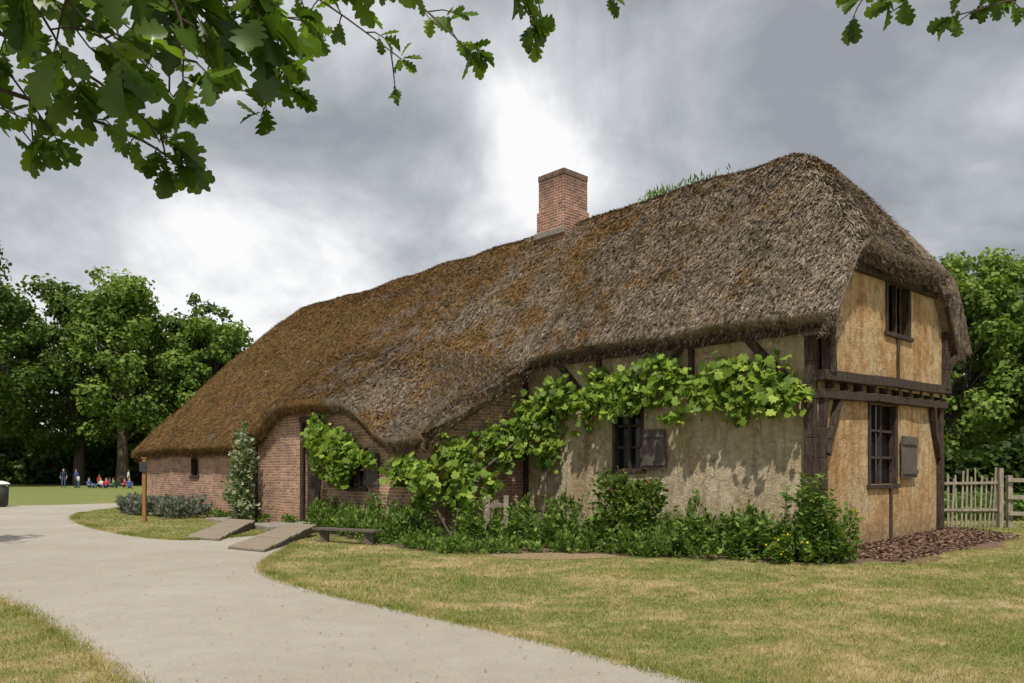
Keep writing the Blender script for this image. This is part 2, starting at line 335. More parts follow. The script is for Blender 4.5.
for a,b in zip(ys[:-1],ys[1:]): mb.quad((-26.4,a,0),(-26.4,b,0),(-26.4,b,tz(-26.4,b)),(-26.4,a,tz(-26.4,a)))
mb.build('end_brick_wall',M_brick,house)
mb=MB()
for mf,o in ((front,F_win),(gab,G1),(aisle,A_ops[2]),(aisle,A_ops[3])): fbox(mb,mf,o[0]-.03,o[1]+.03,o[2]-.03,o[3]+.03,.14,.18)
mb.build('window_glass',M_glass,house)
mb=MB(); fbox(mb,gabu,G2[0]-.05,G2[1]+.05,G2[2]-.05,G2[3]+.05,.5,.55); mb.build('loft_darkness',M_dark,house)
fr=MB()
def win(mf,o,nx,nz,w=.07):
    l,r,b,t_=o
    fbox(fr,mf,l-.02,l+w,b,t_,-.03,.13); fbox(fr,mf,r-w,r+.02,b,t_,-.03,.13)
    fbox(fr,mf,l-.08,r+.08,b-.09,b-.002,-.06,.13); fbox(fr,mf,l-.08,r+.08,t_+.002,t_+.11,-.045,.13)
    for i in range(1,nx):
        c=l+(r-l)*i/nx; fbox(fr,mf,c-.03,c+.03,b+.002,t_-.002,.03,.12)
    for i in range(1,nz):
        c=b+(t_-b)*i/nz; fbox(fr,mf,l+w+.002,r-w-.002,c-.028,c+.028,.04,.11)
win(front,F_win,2,3); win(gab,G1,2,3,.09); win(aisle,A_ops[3],2,2,.06); win(aisle,A_ops[2],1,1,.05); win(gabu,G2,2,1,.09)
fr.build('window_frames',M_timber,house,bevel=.008)
sh=MB()
def shutter(mf,a0,a1,z0,z1,d=-.09):
    n=max(2,int((a1-a0)/.16)); w=(a1-a0)/n
    for i in range(n):
        fbox(sh,mf,a0+i*w+.004,a0+(i+1)*w-.004,z0+rng.uniform(0,.02),z1-rng.uniform(0,.02),d,d+.03)
    for z in (z0+.15*(z1-z0),z0+.85*(z1-z0)): fbox(sh,mf,a0+.01,a1-.01,z-.05,z+.05,d-.03,d-.001)
shutter(front,-4.0,-3.4,1.62,2.5); shutter(gab,3.75,4.6,1.42,2.35); shutter(aisle,-10.4,-9.85,1.15,2.05); shutter(aisle,-12.3,-11.7,1.15,2.05)
sh.build('window_shutters',M_grey,house)
dr=MB()
for i in range(5): fbox(dr,aisle,-13.7+i*.15,-13.56+i*.15,.14,2.3,.10,.14)
for z in (.4,1.9): fbox(dr,aisle,-13.69,-13.0,z,z+.12,.06,.098)
for i in range(6): fbox(dr,aisle,-17.6+i*.14,-17.47+i*.14,.12,2.28,.10,.14)
dr.build('plank_doors',M_timber,house)
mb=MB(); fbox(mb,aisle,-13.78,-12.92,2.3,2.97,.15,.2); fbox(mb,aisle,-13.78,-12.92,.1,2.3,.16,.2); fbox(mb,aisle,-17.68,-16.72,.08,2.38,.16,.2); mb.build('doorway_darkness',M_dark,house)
tm=MB()
for l,r,t_ in ((-13.75,-12.95,2.95),(-17.65,-16.75,2.35)):
    fbox(tm,aisle,l-.14,l,.0,t_,-.04,.09); fbox(tm,aisle,r,r+.14,.0,t_,-.04,.09); fbox(tm,aisle,l-.2,r+.2,t_+.003,t_+.16,-.05,.09)
fbox(tm,aisle,-13.75,-12.95,2.28,2.36,-.02,.09)
tm.beam((-.12,-.03,0.05),(-.12,-.03,4.35),.22,.2,n=6,jit=.016)
tm.beam((-7.8,-.05,4.28),(.1,-.05,4.30),.2,.22,n=9,jit=.01)
tm.beam((-1.55,-.04,4.3),(-.35,-.04,3.1),.12,.17,n=3,jit=.012)
tm.beam((-2.75,-.03,4.2),(-2.75,-.03,3.3),.1,.16); tm.beam((-3.0,-.03,4.2),(-3.7,-.03,3.4),.1,.15)
tm.beam((-5.3,-.03,4.2),(-5.3,-.03,3.2),.1,.16); tm.beam((-6.6,-.03,4.2),(-5.7,-.03,3.3),.1,.15)
tm.beam((-7.75,-.03,0),(-7.75,-.03,4.2),.1,.14)
tm.beam((.10,-.12,3.36),(.10,6.38,3.50),.26,.20,n=8,jit=.014)
tm.beam((.06,-.05,3.03),(.06,6.32,3.14),.20,.16,n=8,jit=.014)
for yq in np.arange(.35,6.1,.62): tm.beam((-.2,yq+rng.normal()*.04,3.2+yq*.02),(.16,yq,3.2+yq*.02),.13,.13)
tm.beam((.02,.12,0.05),(.02,.12,3.0),.14,.22,up=(0,1,0),n=5,jit=.014)
tm.beam((.15,.13,3.4),(.15,.13,tz(.1,.1)+.05),.2,.24,n=3,jit=.01)
tm.beam((.15,6.1,3.5),(.15,6.1,tz(.1,6.1)+.05),.2,.24,n=3,jit=.01)
tm.beam((.03,6.13,0.2),(.03,6.13,3.1),.16,.20,n=5,jit=.012)
tm.beam((.05,.22,1.9),(.08,.75,2.98),.13,.13,n=4,jit=.015); tm.beam((.05,6.0,1.9),(.08,5.5,3.05),.13,.13,n=4,jit=.015)
tm.beam((.02,3.3,.1),(.02,3.3,1.2),.06,.08); tm.beam((.15,3.35,3.5),(.15,3.35,4.45),.06,.08)
tm.beam((.16,.5,5.6),(.16,5.8,5.65),.14,.18,n=5,jit=.01)
for yq in (.9,2.2,4.6,5.5): tm.beam((.1,yq,5.68),(.5,yq,5.58),.1,.12)
tm.beam((.2,6.1,4.0),(.42,6.45,4.45),.14,.16); tm.beam((.36,5.75,5.45),(.36,6.4,4.4),.09,.34)
tm.beam((-.1,6.4,4.25),(.5,6.4,4.25),.16,.16); tm.beam((-.1,-.3,4.12),(.45,-.3,4.12),.13,.13)
tm.build('timber_frame',M_timber,house,bevel=.015)
ch=MB(); cx,cy=-9.26,2.95
ch.box(cx-.55,cx+.55,cy-.55,cy+.55,7.0,9.2); ch.box(cx-.51,cx+.51,cy-.51,cy+.51,9.202,10.12); ch.box(cx-.525,cx+.525,cy-.525,cy+.525,10.122,10.28)
ch.build('chimney',M_chim,house,bevel=.012)
mb=MB(); mb.box(cx-.35,cx+.35,cy-.35,cy+.35,10.283,10.29); mb.build('chimney_flue',M_dark,house)
mb=MB(); mb.box(cx-.60,cx+.60,cy-.64,cy-.553,8.38,8.56); mb.build('chimney_flashing',flat('lead_mortar',(.22,.2,.17)),house,bevel=.02)
M_weed=leafmat('weed_leaf',(.06,.12,.02),(.22,.32,.08),.3,0)
N=260; x=np.concatenate([-5.9+rng.normal(size=160)*.3,-4.9+rng.normal(size=100)*.5]); y=3.1+rng.normal(size=N)*.15; d=unit(np.stack([rng.normal(size=N)*.4,rng.normal(size=N)*.4,np.ones(N)],-1))
scatter('ridge_weeds',T_leaf,np.stack([x,y,roofz(x,y)+rng.uniform(0,.16,N)],-1),frames(d,rdir(N)),np.stack([np.full(N,.07),rng.uniform(.08,.24,N),np.full(N,.1)],-1),M_weed,rng.random(N),house)
# ================= GROUND
g=MB(); S=900
g.quad((-S,-60,0),(S,-60,0),(S,S,0),(-S,S,0)); g.build('ground',M_ground)
def chaikin(p,n=3):
    p=np.array(p,float)
    for _ in range(n):
        q=np.roll(p,-1,0); p=np.stack([p*.75+q*.25,p*.25+q*.75],1).reshape(-1,2)
    return p
def polymesh(name,p,z,mat,jit=.03):
    out=[]
    for a,b in zip(p,np.roll(p,-1,0)):
        n=max(1,int(np.linalg.norm(b-a)/.12)) if max(a[1],b[1])<30 else 1
        for k in range(n): out.append(a+(b-a)*k/n)
    out=np.array(out)
    j=np.convolve(rng.normal(size=len(out)+4),np.ones(5)/5,'valid')*jit*1.5+rng.normal(size=len(out))*jit*.4
    out[:,0]+=j*.7; out[:,1]+=j*.7
    bm=bmesh.new(); vs=[bm.verts.new((a[0],a[1],z)) for a in out]; f=bm.faces.new(vs); f.normal_update()
    if f.normal.z<0: f.normal_flip()
    bmesh.ops.triangulate(bm,faces=bm.faces[:]); me=bpy.data.meshes.new(name); bm.to_mesh(me); bm.free(); me.materials.append(mat)
    return link(bpy.data.objects.new(name,me))
def inpoly(x,y,p):
    r=np.zeros(len(x),bool)
    for (x1,y1),(x2,y2) in zip(p,np.roll(p,-1,0)):
        c=((y1>y)!=(y2>y))
        with np.errstate(divide='ignore',invalid='ignore'): xi=(x2-x1)*(y-y1)/(y2-y1+1e-12)+x1
        r^=c&(x<xi)
    return r
path=chaikin([(8,-3),(4.2,2),(1.41,6.01),(.44,7.31),(-.78,8.65),(-2.33,10.24),(-3.75,12.2),(-4.2,13.6),(-4.4,15.2),(-4.6,17),(-5.0,19.2),(-6.0,20.0),(-6.7,18.9),(-7.3,18.1),(-8.5,18.8),(-10.1,20.4),(-12.4,23.2),(-14.6,26.6),(-16.2,30),(-16.9,33.7),(-17,38.5),(-18.8,39.2),(-22,35.2),(-34,32.5),(-44,28),(-34,22),(-16.3,17.6),(-6.55,10.24),(-4.38,7.76),(-2.87,6.0),(-1.2,4),(2,-1),(4.5,-5)],2)
polymesh('path',path,.004,M_path)
bed=np.array([(-5.2,20.6),(-3.7,18.4),(-2.5,16.7),(-1.1,15.0),(.4,15.2),(2,14.7),(3.4,14.4),(5.0,13.5),(6.0,13.5),(6.3,14.5),(5.6,14.9),(.34,20.5),(-1.9,18.4),(-5.6,22.3)])
polymesh('planting_bed_soil',chaikin(bed,1),.004,M_soil,.05)
dry=chaikin([(-.6,14.9),(.2,14.2),(1.4,14.3),(2.2,14.8),(1.2,15.3),(0,15.4)],2)
t=NT('dry_grass_litter'); n=t.noise(25,5,.8); M_dry=t.pbr(t.ramp(n,[(.3,(.20,.14,.08)),(.7,(.42,.32,.19))]),1,t.bump(n,1,.02),.05)
polymesh('dry_grass_litter',dry,.008,M_dry,.08)
mb=MB(); A=[];n1,n2=14,8
for i in range(n1+1):
    row=[]
    for j in range(n2+1):
        yq=-.3+i/n1*7.6; xo=-.15+j/n2*(1.75+.25*math.sin(i*.9)); h=(.02+.16*min(1,max(0,yq/6)))*max(0,1-(j/n2)**2)*min(1,i/2,(n1-i)/2)+.006
        row.append((xo,yq,h+rng.normal()*.006*(0<j<n2)))
    A.append(row)
for i in range(n1):
    for j in range(n2): mb.quad(A[i][j],A[i][j+1],A[i+1][j+1],A[i+1][j])
mb.build('mulch_bed',M_mulch,None,True)
N=5000; yq=rng.uniform(0,7,N); xo=rng.uniform(0,1.5,N); hh=(.02+.16*np.clip(yq/6,0,1))*np.clip(1-(xo/1.8)**2,0,1)
scatter('bark_chips',T_leaf,np.stack([xo,yq,hh+.02],-1),frames(rdir(N)*[1,1,.2],rdir(N)+[0,0,1.5]),rng.uniform(.04,.11,N),leafmat('bark_chip',(.07,.04,.03),(.28,.18,.13),.0,.0),rng.random(N),None,True)
def house_mask(x,y):
    r=BM.inverted(); lx=r[0][0]*x+r[0][1]*y+r[0][3]; ly=r[1][0]*x+r[1][1]*y+r[1][3]
    return ((lx>-26.5)&(lx<.1)&(ly>-.1)&(ly<6.4))|((lx>-26.5)&(lx<-7.7)&(ly>-3.2)&(ly<1))|((lx>0)&(lx<1.5)&(ly>-.2)&(ly<7))
N=320000; Y=5.4*np.exp(rng.random(N)*math.log(34/5.4)); X=rng.uniform(-.72,.72,N)*Y
k=~(inpoly(X,Y,path)|inpoly(X,Y,bed)|house_mask(X,Y)); k&=~((inpoly(X,Y,dry))&(rng.random(N)<.7)); X=X[k];Y=Y[k];N=len(X)
pn=np.sin(X*1.7+np.sin(Y*1.1)*2)*np.sin(Y*1.9+np.cos(X*.8)*2)
hgt=rng.uniform(.02,.05,N)*(1+.35*pn)*(1+.8*(rng.random(N)<.04)); s=np.stack([.0018+.0008*Y,hgt,np.full(N,.03)],-1)
d=np.stack([rng.normal(size=N)*.5,rng.normal(size=N)*.5,np.ones(N)],-1); nn=np.stack([rng.normal(size=N)*.6,-np.ones(N),np.zeros(N)],-1)
scatter('grass',T_blade,np.stack([X,Y,np.zeros(N)],-1),frames(d,nn),s,M_blade,rng.random(N))
i=rng.integers(0,len(path),60000); a=path[i]; b=np.roll(path,-1,0)[i]; u=rng.random(60000)[:,None]; q=a+(b-a)*u+rng.normal(size=(60000,2))*.07
k=(q[:,1]>5)&(q[:,1]<30)&(np.abs(q[:,0])<.8*q[:,1]); q=q[k]; N=len(q)
d=np.stack([rng.normal(size=N)*.6,rng.normal(size=N)*.6,np.ones(N)],-1)
scatter('path_edge_grass',T_blade,np.stack([q[:,0],q[:,1],np.zeros(N)],-1),frames(d,rdir(N)),np.stack([.003+.0007*q[:,1],rng.uniform(.02,.075,N),np.full(N,.03)],-1),M_blade,rng.random(N))
N=900; Y=rng.uniform(5.5,14,N); X=rng.uniform(-.7,.7,N)*Y
scatter('fallen_leaves',T_leaf,np.stack([X,Y,np.full(N,.02)],-1),frames(rdir(N)*[1,1,.1],rdir(N)*.4+[0,0,1]),rng.uniform(.015,.04,N),leafmat('dry_leaf',(.10,.06,.03),(.3,.2,.1),0,0),rng.random(N))
# ================= VINES AND PLANTS
M_vine=leafmat('vine_leaf',(.05,.11,.012),(.38,.48,.08),.35,.015,.5,(.17,.27,.035))
M_herb=leafmat('herb_leaf',(.04,.085,.015),(.25,.35,.08),.3,.01,.5,(.12,.20,.04))
M_lav=leafmat('lavender_leaf',(.09,.11,.075),(.24,.26,.20),.1,.01)
M_rose=leafmat('rose_leaf',(.04,.08,.015),(.20,.27,.055),.25,.02)
M_lilac=leafmat('pale_shrub_leaf',(.07,.12,.04),(.40,.46,.28),.25,.02)
M_white=leafmat('white_petal',(.6,.6,.55),(.85,.85,.8),.2,0); M_yel=leafmat('yellow_petal',(.55,.42,.04),(.8,.65,.08),.2,0); M_red=leafmat('red_petal',(.30,.03,.04),(.55,.08,.09),.2,0)
def vine(name,blobs,size=.15,stems=()):
    e=empty(name,BM); P=[]
    for (c,r,n) in blobs:
        c=np.array(c);r=np.array(r); ns=max(1,n//22)
        cl=c+rdir(ns)*r*rng.uniform(.2,1.15,(ns,1))
        q=cl[rng.integers(0,ns,n)]+rng.normal(size=(n,3))*np.minimum(r,.5)*[.32,.32,.32]; P.append(q)
    P=np.concatenate(P); N=len(P)
    nr_=np.stack([rng.normal(size=N)*.7+.2,-np.ones(N)*.6,.7+rng.normal(size=N)*.6],-1); d=np.stack([rng.normal(size=N)*.7,-.3+rng.normal(size=N)*.4,-.7+rng.normal(size=N)*.5],-1)
    sz=rng.uniform(.4,1.15,N)*size; S3=np.stack([sz,sz,sz*rng.uniform(-.5,2.5,N)],-1)
    scatter('leaves',T_vine,P,frames(d,nr_),S3,M_vine,np.clip(rng.normal(.5,.27,N),0,1),e)
    mb=MB()
    for pts,r0,r1 in stems:
        n=len(pts); mb.tube(pts,[r0+(r1-r0)*i/(n-1) for i in range(n)],6)
    if stems: mb.build('stems',M_bark,e,smooth=True)
    return e
F=-.3
blobs=[]
blobs+=[((-8.3,-3.3,1.75),(.7,.22,.35),240),((-7.5,-3.0,1.5),(.3,.6,.5),240),((-7.55,-2.2,1.9),(.22,.7,.5),280),((-7.5,-1.2,2.3),(.25,.6,.55),280),((-7.3,-.6,2.7),(.4,.3,.6),260),
 ((-7.9,-3.3,1.0),(.35,.2,.4),120),((-7.4,-2.6,.9),(.2,.4,.5),130),((-8.9,-3.3,1.5),(.5,.2,.2),70),((-7.3,-1.9,1.2),(.15,.3,.3),60)]
for i,(x,z,rz,n) in enumerate([(-6.9,3.0,.65,300),(-6.2,3.15,.6,280),(-5.5,3.25,.5,260),(-4.7,3.4,.55,260),(-4.0,3.45,.42,200),(-3.3,3.45,.5,220),(-2.6,3.35,.42,200),(-1.9,3.3,.5,220),(-1.2,3.2,.4,210),(-.7,3.1,.45,180),(-.35,3.05,.3,70),(-5.3,3.85,.2,50),(-3.3,3.95,.25,45),(-4.4,2.8,.25,60),(-6.6,2.2,.45,120),(-2.2,3.85,.2,40),(-1.1,3.75,.25,50),(-1.6,2.75,.2,30),(-2.9,2.85,.2,30)]):
    blobs.append(((x,F,z),(.5,.24,rz),int(n*.85)))
st=[([(-7.2,-2.9,0),(-7.35,-2.6,.8),(-7.5,-1.9,1.5),(-7.3,-.8,2.3),(-6.9,-.2,2.9)],.05,.03),
    ([(-6.9,-.2,2.9),(-5,-.15,3.2),(-3,-.15,3.4),(-.8,-.15,3.1),(-.3,-.2,3.0)],.03,.01),
    ([(-6.4,-.9,0),(-6.6,-.5,1.0),(-6.9,-.2,2.2),(-7,-.2,2.9)],.04,.025),
    ([(-7.2,-2.9,0),(-7.6,-3.2,.9),(-8.3,-3.25,1.6),(-9,-3.2,1.5)],.04,.01)]
for k in range(14):
    x=-6.5+k*.45; st.append(([(x,-.3,3.2),(x+.1,-.45,3.75+rng.uniform(-.1,.2)),(x+.3,-.55,3.95+rng.uniform(-.1,.25))] if k%2 else [(x,-.3,3.0),(x+.15,-.42,2.6),(x+.2,-.42,2.2+rng.uniform(-.2,.2))],.008,.003))
vine('grape_vine',blobs,.185,st)
vine('grape_vine',[((-12.4,-3.35,2.55),(.55,.25,.5),380),((-11.6,-3.35,2.2),(.6,.25,.5),420),((-11.0,-3.35,1.9),(.4,.22,.45),260),((-12.3,-3.35,1.75),(.25,.2,.35),80),((-10.2,-3.35,1.95),(.3,.2,.25),90),((-11.2,-3.35,1.4),(.3,.2,.25),70)],.20,
     [([(-12.7,-3.3,0),(-12.6,-3.2,1.2),(-12.3,-3.2,2.4),(-11,-3.2,2.2)],.05,.02)])
def bush(name,blobs,T,size,mat,flower=None,up=.4,local=False,stem=None,fsize=.05,nf=0):
    e=empty(name,BM if local else None); P=[];Nn=[]
    for (c,r,n) in blobs:
        c=np.array(c);r=np.array(r); ns=max(3,n//30); dv=rdir(ns); cl=c+dv*r*rng.uniform(.35,1,(ns,1))
        k=rng.integers(0,ns,n); q=cl[k]+rng.normal(size=(n,3))*r*.2; P.append(q); Nn.append(unit((q-c)/r))
    P=np.concatenate(P);Nn=np.concatenate(Nn); k=P[:,2]>.02; P=P[k];Nn=Nn[k]; N=len(P)
    d=Nn+rdir(N)*.9+[0,0,up]; nr_=rdir(N)*.8+Nn*.5+[0,0,.6]
    scatter('leaves',T,P,frames(d,nr_),rng.uniform(.6,1.2,N)*size,mat,np.clip(rng.normal(.5,.27,N),0,1),e)
    if nf:
        j=rng.integers(0,N,nf); q=P[j]+Nn[j]*.06+[0,0,.04]
        for off in range(4):
            dd=rdir(nf); scatter('petals',T_wide,q,frames(dd,rdir(nf)),np.full(nf,fsize),flower,rng.random(nf),e)
    if stem:
        mb=MB()
        for pts,r0,r1 in stem: mb.tube(pts,[r0+(r1-r0)*i/(len(pts)-1) for i in range(len(pts))],6)
        mb.build('stems',M_bark,e,smooth=True)
    return e
N=460; bx=rng.uniform(-5.5,6.4,5000); by=rng.uniform(13.3,22,5000); k=inpoly(bx,by,bed)&~house_mask(bx,by); k&=~(inpoly(bx,by,dry)); bx=bx[k][:N]; by=by[k][:N]
ly=np.array([ (BM.inverted()@Vector((a,b,0))).y for a,b in zip(bx,by)]); lx=np.array([ (BM.inverted()@Vector((a,b,0))).x for a,b in zip(bx,by)])
dist=np.where(lx<-7.7,-ly-3.07,-ly)
blobs=[]
for a,b,dd in zip(bx,by,dist):
    h=np.clip(.72-.15*dd,.2,.7)*rng.uniform(.4,1.6); blobs.append(((a,b,h*.4),(.22,.22,h*.6),int(90*(.5+h))))
bush('herb_border',blobs,T_leaf,.11,M_herb,M_white,.8,nf=14,fsize=.03)
q=W(-3.4,-1.3); bush('rose_bush',[((q.x-.1,q.y-.2,.8),(.6,.5,.6),1500),((q.x-.3,q.y-.2,1.25),(.45,.4,.3),700),((q.x+.35,q.y-.2,1.1),(.35,.35,.3),500)],T_wide,.085,M_rose,M_red,.3,nf=14,fsize=.045,
   stem=[([(q.x,q.y-.2,0),(q.x-.1,q.y-.2,.7),(q.x-.4,q.y-.2,1.4)],.02,.006),([(q.x,q.y-.2,0),(q.x+.2,q.y-.2,.7),(q.x+.4,q.y-.25,1.3)],.02,.006)])
def stalks(name,pts,h,mat,flower,n_leaf=45):
    e=empty(name); mb=MB(); P=[];D=[];Q=[]
    for x,y in pts:
        hh=h*rng.uniform(.5,1.15); dx,dy=rng.normal(size=2)*.14; mb.tube([(x,y,0),(x+dx*.4,y+dy*.4,hh*.5),(x+dx,y+dy,hh)],[.008,.006,.003],4)
        for k in range(n_leaf):
            t_=rng.random()**.8; P.append((x+dx*t_,y+dy*t_,hh*t_)); a=rng.uniform(0,6.28); D.append((math.cos(a),math.sin(a),rng.uniform(-.2,.9)))
        Q.append((x+dx,y+dy,hh))
    mb.build('stems',M_herb,e); P=np.array(P);D=np.array(D); scatter('leaves',T_leaf,P,frames(D,rdir(len(P))*.5+[0,0,1]),rng.uniform(.08,.18,len(P)),mat,rng.random(len(P)),e)
    if flower:
        Q=np.repeat(np.array(Q),5,0)+rng.normal(size=(5*len(Q),3))*.04; scatter('petals',T_wide,Q,frames(rdir(len(Q)),rdir(len(Q))),np.full(len(Q),.04),flower,rng.random(len(Q)),e)
stalks('tall_border_plant',[(5.25+rng.normal()*.2,14.0+rng.normal()*.25) for _ in range(34)],1.35,M_herb,None,40)
stalks('tall_border_plant',[(4.3+rng.normal()*.5,14.6+rng.normal()*.3) for _ in range(30)],.8,M_herb,None,35)
stalks('yellow_flower_plant',[(4.7+rng.normal()*.35,13.6+rng.normal()*.2) for _ in range(10)],.45,M_herb,M_yel,30)
stalks('yellow_flower_plant',[(5.8+rng.normal()*.15,14.0+rng.normal()*.2) for _ in range(5)],.8,M_herb,M_yel,20)
stalks('tall_border_plant',[(-.6+rng.normal()*.5,17.3+rng.normal()*.5) for _ in range(24)],.95,M_herb,None)
stalks('tall_border_plant',[(2.0+rng.normal()*.9,16.4+rng.normal()*.4) for _ in range(30)],.95,M_herb,None)
N=30; bl=[((rng.uniform(-25,-19.2),rng.uniform(-4.6,-3.6),.28),(.35,.35,.32),420) for _ in range(N)]
bush('lavender_hedge',bl,T_leaf,.14,M_lav,leafmat('lavender_flower',(.18,.14,.30),(.3,.25,.42),.1,0),1.6,True,nf=160,fsize=.05)
bush('flowering_shrub',[((-16.35,-3.75,.9),(.5,.35,.8),1000),((-16.1,-3.75,1.8),(.42,.3,.6),700),((-16.4,-3.7,2.55),(.25,.2,.4),180)],T_wide,.13,M_lilac,M_white,.2,True,nf=50,fsize=.055,
   stem=[([(-16.3,-3.7,0),(-16.3,-3.75,1.2),(-16.2,-3.7,2.7)],.04,.01)])
bl=[((rng.uniform(-19,-8.2),rng.uniform(-3.6,-3.25),.12),(.3,.2,.14),110) for _ in range(26)]
bush('wall_foot_plants',bl,T_leaf,.10,M_herb,None,.8,True)
# ================= RAMPS, BENCH, POST, BIN, FENCE
def ramp(name,ll,lr,ur,ul,n=14):
    e=empty(name); mb=MB(); ll,lr,ur,ul=map(Vector,(ll,lr,ur,ul))
    for i in range(n):
        a=i/n+.003; b=(i+1)/n-.003; j=Vector((rng.normal()*.015,0,rng.normal()*.003))
        c=[ll.lerp(ul,a)+j,lr.lerp(ur,a)+j,lr.lerp(ur,b)+j,ll.lerp(ul,b)+j]; dn=Vector((0,0,-.045)); mb.hexa([v+dn for v in c]+c)
    mb.build('planks',M_ramp,e,bevel=.004); mb=MB()
    for p0,p1 in ((ll,ul),(lr,ur)):
        mid=(ll+lr)/2; mb.beam(p0.lerp(mid,.1)+Vector((0,0,-.075)),p1.lerp((ul+ur)/2,.1)+Vector((0,0,-.13)),.07,.1)
    mb.build('bearers',M_grey,e)
ramp('wooden_ramp',(-5.75,16.2,.06),(-4.8,15.5,.06),(-4.75,19.4,.28),(-5.5,19.8,.28),18)
ramp('wooden_ramp',(-7.55,18.5,.06),(-6.6,18.0,.06),(-7.0,21.8,.24),(-7.9,22.4,.24),16)
e=empty('stone_threshold',BM); mb=MB(); mb.box(-14.1,-12.6,-4.6,-3.12,-.05,.13); mb.box(-17.9,-16.6,-4.2,-3.12,-.05,.1); mb.build('slabs',flat('worn_stone',(.28,.25,.21)),e,bevel=.03)
e=empty('plank_bench'); mb=MB(); mb.beam((-4.35,17.8,.30),(-2.85,16.95,.30),.28,.05); mb.beam((-4.15,17.7,0),(-4.15,17.7,.275),.2,.1); mb.beam((-3.05,17.07,0),(-3.05,17.07,.275),.2,.1); mb.build('seat',M_grey,e,bevel=.006)
e=empty('wooden_post'); mb=MB(); mb.beam((-11.3,24.6,0),(-11.3,24.6,1.95),.11,.11,n=3,jit=.004); mb.box(-11.37,-11.23,24.53,24.67,1.95,1.99); mb.build('post',M_post,e,bevel=.01)
mb=MB(); mb.box(-11.42,-11.18,24.50,24.535,1.55,1.85); mb.build('notice_plate',flat('plate',(.05,.05,.05)),e,bevel=.004)
e=empty('litter_bin'); mb=MB()
mb.tube([(-22.1,34.6,0),(-22.1,34.6,.05),(-22.1,34.6,.06),(-22.1,34.6,.85),(-22.1,34.6,.88)],[.2,.2,.27,.3,.28],16); mb.build('bin_body',flat('bin_dark',(.05,.055,.05),.5),e,smooth=True)
mb=MB(); mb.tube([(-22.1,34.6,.98),(-22.1,34.6,1.0),(-22.1,34.6,1.08),(-22.1,34.6,1.13)],[.34,.36,.25,.05],16)
for a in (0,1.57,3.14,4.71): mb.beam((-22.1+.26*math.cos(a),34.6+.26*math.sin(a),.86),(-22.1+.26*math.cos(a),34.6+.26*math.sin(a),1.0),.03,.03)
mb.build('bin_lid',flat('bin_white',(.7,.7,.68),.5),e)
def fence(name,p0,p1,h,sp=.15,rails=(.4,1.15),w=.065):
    e=empty(name); mb=MB(); p0=Vector(p0);p1=Vector(p1); L=(p1-p0).length; n=int(L/sp); d=(p1-p0).normalized(); nrm=Vector((d.y,-d.x,0))
    for i in range(n+1):
        p=p0+d*(i*sp+rng.normal()*.012); hh=h*rng.uniform(.84,1.05); lean=Vector((rng.normal()*.04,rng.normal()*.03,hh)); mb.beam(p,p+lean,w*rng.uniform(.55,1.05),.022,up=tuple(nrm))
    mb.build('pickets',M_fence,e); mb=MB()
    for r in rails: mb.beam(p0+nrm*.04+Vector((0,0,r)),p1+nrm*.04+Vector((0,0,r)),.035,.07,n=3,jit=.012)
    for q in (p0,p1): mb.beam(q+nrm*.1,q+nrm*.1+Vector((0,0,h*1.02)),.11,.11)
    mb.build('rails',M_fence,e); return e
fence('picket_fence',(11.2,22.2,0),(13.55,22.3,0),1.62,.13,(.5,1.25),.06)
e=empty('post_and_rail_fence'); mb=MB()
for x,y in ((13.8,22.2),(15.9,21.5),(18.0,20.8)): mb.beam((x,y,0),(x,y,1.45),.13,.13)
for z in (.4,.85,1.3): mb.beam((13.7,22.1,z),(18,20.7,z),.05,.11,n=3,jit=.01)
mb.build('rails',M_fence,e,bevel=.008)
fence('picket_fence',(-.62,18.0,0),(-.2,18.35,0),1.0,.1,(.3,.8),.05)
# ================= TREES
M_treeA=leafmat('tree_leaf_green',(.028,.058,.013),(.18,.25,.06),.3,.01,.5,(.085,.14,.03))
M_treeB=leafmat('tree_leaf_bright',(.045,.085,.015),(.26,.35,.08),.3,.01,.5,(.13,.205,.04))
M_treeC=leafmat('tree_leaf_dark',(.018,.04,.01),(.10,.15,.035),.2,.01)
def tree(name,x,y,h,r,mat,n=13000,ls=.5,base=.25,tr=.35,ncl=70):
    e=empty(name); cz=h*(1+base)/2; rz=h*(1-base)/2
    mb=MB(); mb.tube([(x,y,-.1),(x+.1,y,h*.15),(x-.1,y+.1,h*.4),(x+.1,y,h*.8)],[tr*1.3,tr,tr*.75,tr*.2],9)
    dv=rdir(ncl); rad=rng.uniform(.35,1.0,ncl)**.6; cl=np.stack([dv[:,0]*r*rad,dv[:,1]*r*rad,dv[:,2]*rz*rad],-1)
    cl[:,:2]*= (1-.25*np.clip(cl[:,2:3]/rz,-1,1)); cl+=rng.normal(size=cl.shape)*r*.09
    cr=r*rng.uniform(.10,.27,ncl)
    for c in cl[::4]:
        z0=h*rng.uniform(.2,.5); mb.tube([(x,y,z0),(x+c[0]*.5,y+c[1]*.5,(z0+cz+c[2])/2+.3),(x+c[0],y+c[1],cz+c[2])],[tr*.4,tr*.22,tr*.06],5)
    mb.build('trunk',M_bark,e,smooth=True)
    k=rng.choice(ncl,n,p=cr**2/np.sum(cr**2)); dd=rdir(n); q=cl[k]+dd*(cr[k]*rng.uniform(.4,1.25,n))[:,None]*[1,1,.75]+[x,y,cz]
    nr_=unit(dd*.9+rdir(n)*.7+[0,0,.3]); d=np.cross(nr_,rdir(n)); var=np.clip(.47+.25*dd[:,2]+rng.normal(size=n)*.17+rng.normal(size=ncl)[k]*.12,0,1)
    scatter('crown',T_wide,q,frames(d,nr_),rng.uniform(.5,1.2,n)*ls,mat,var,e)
    return e
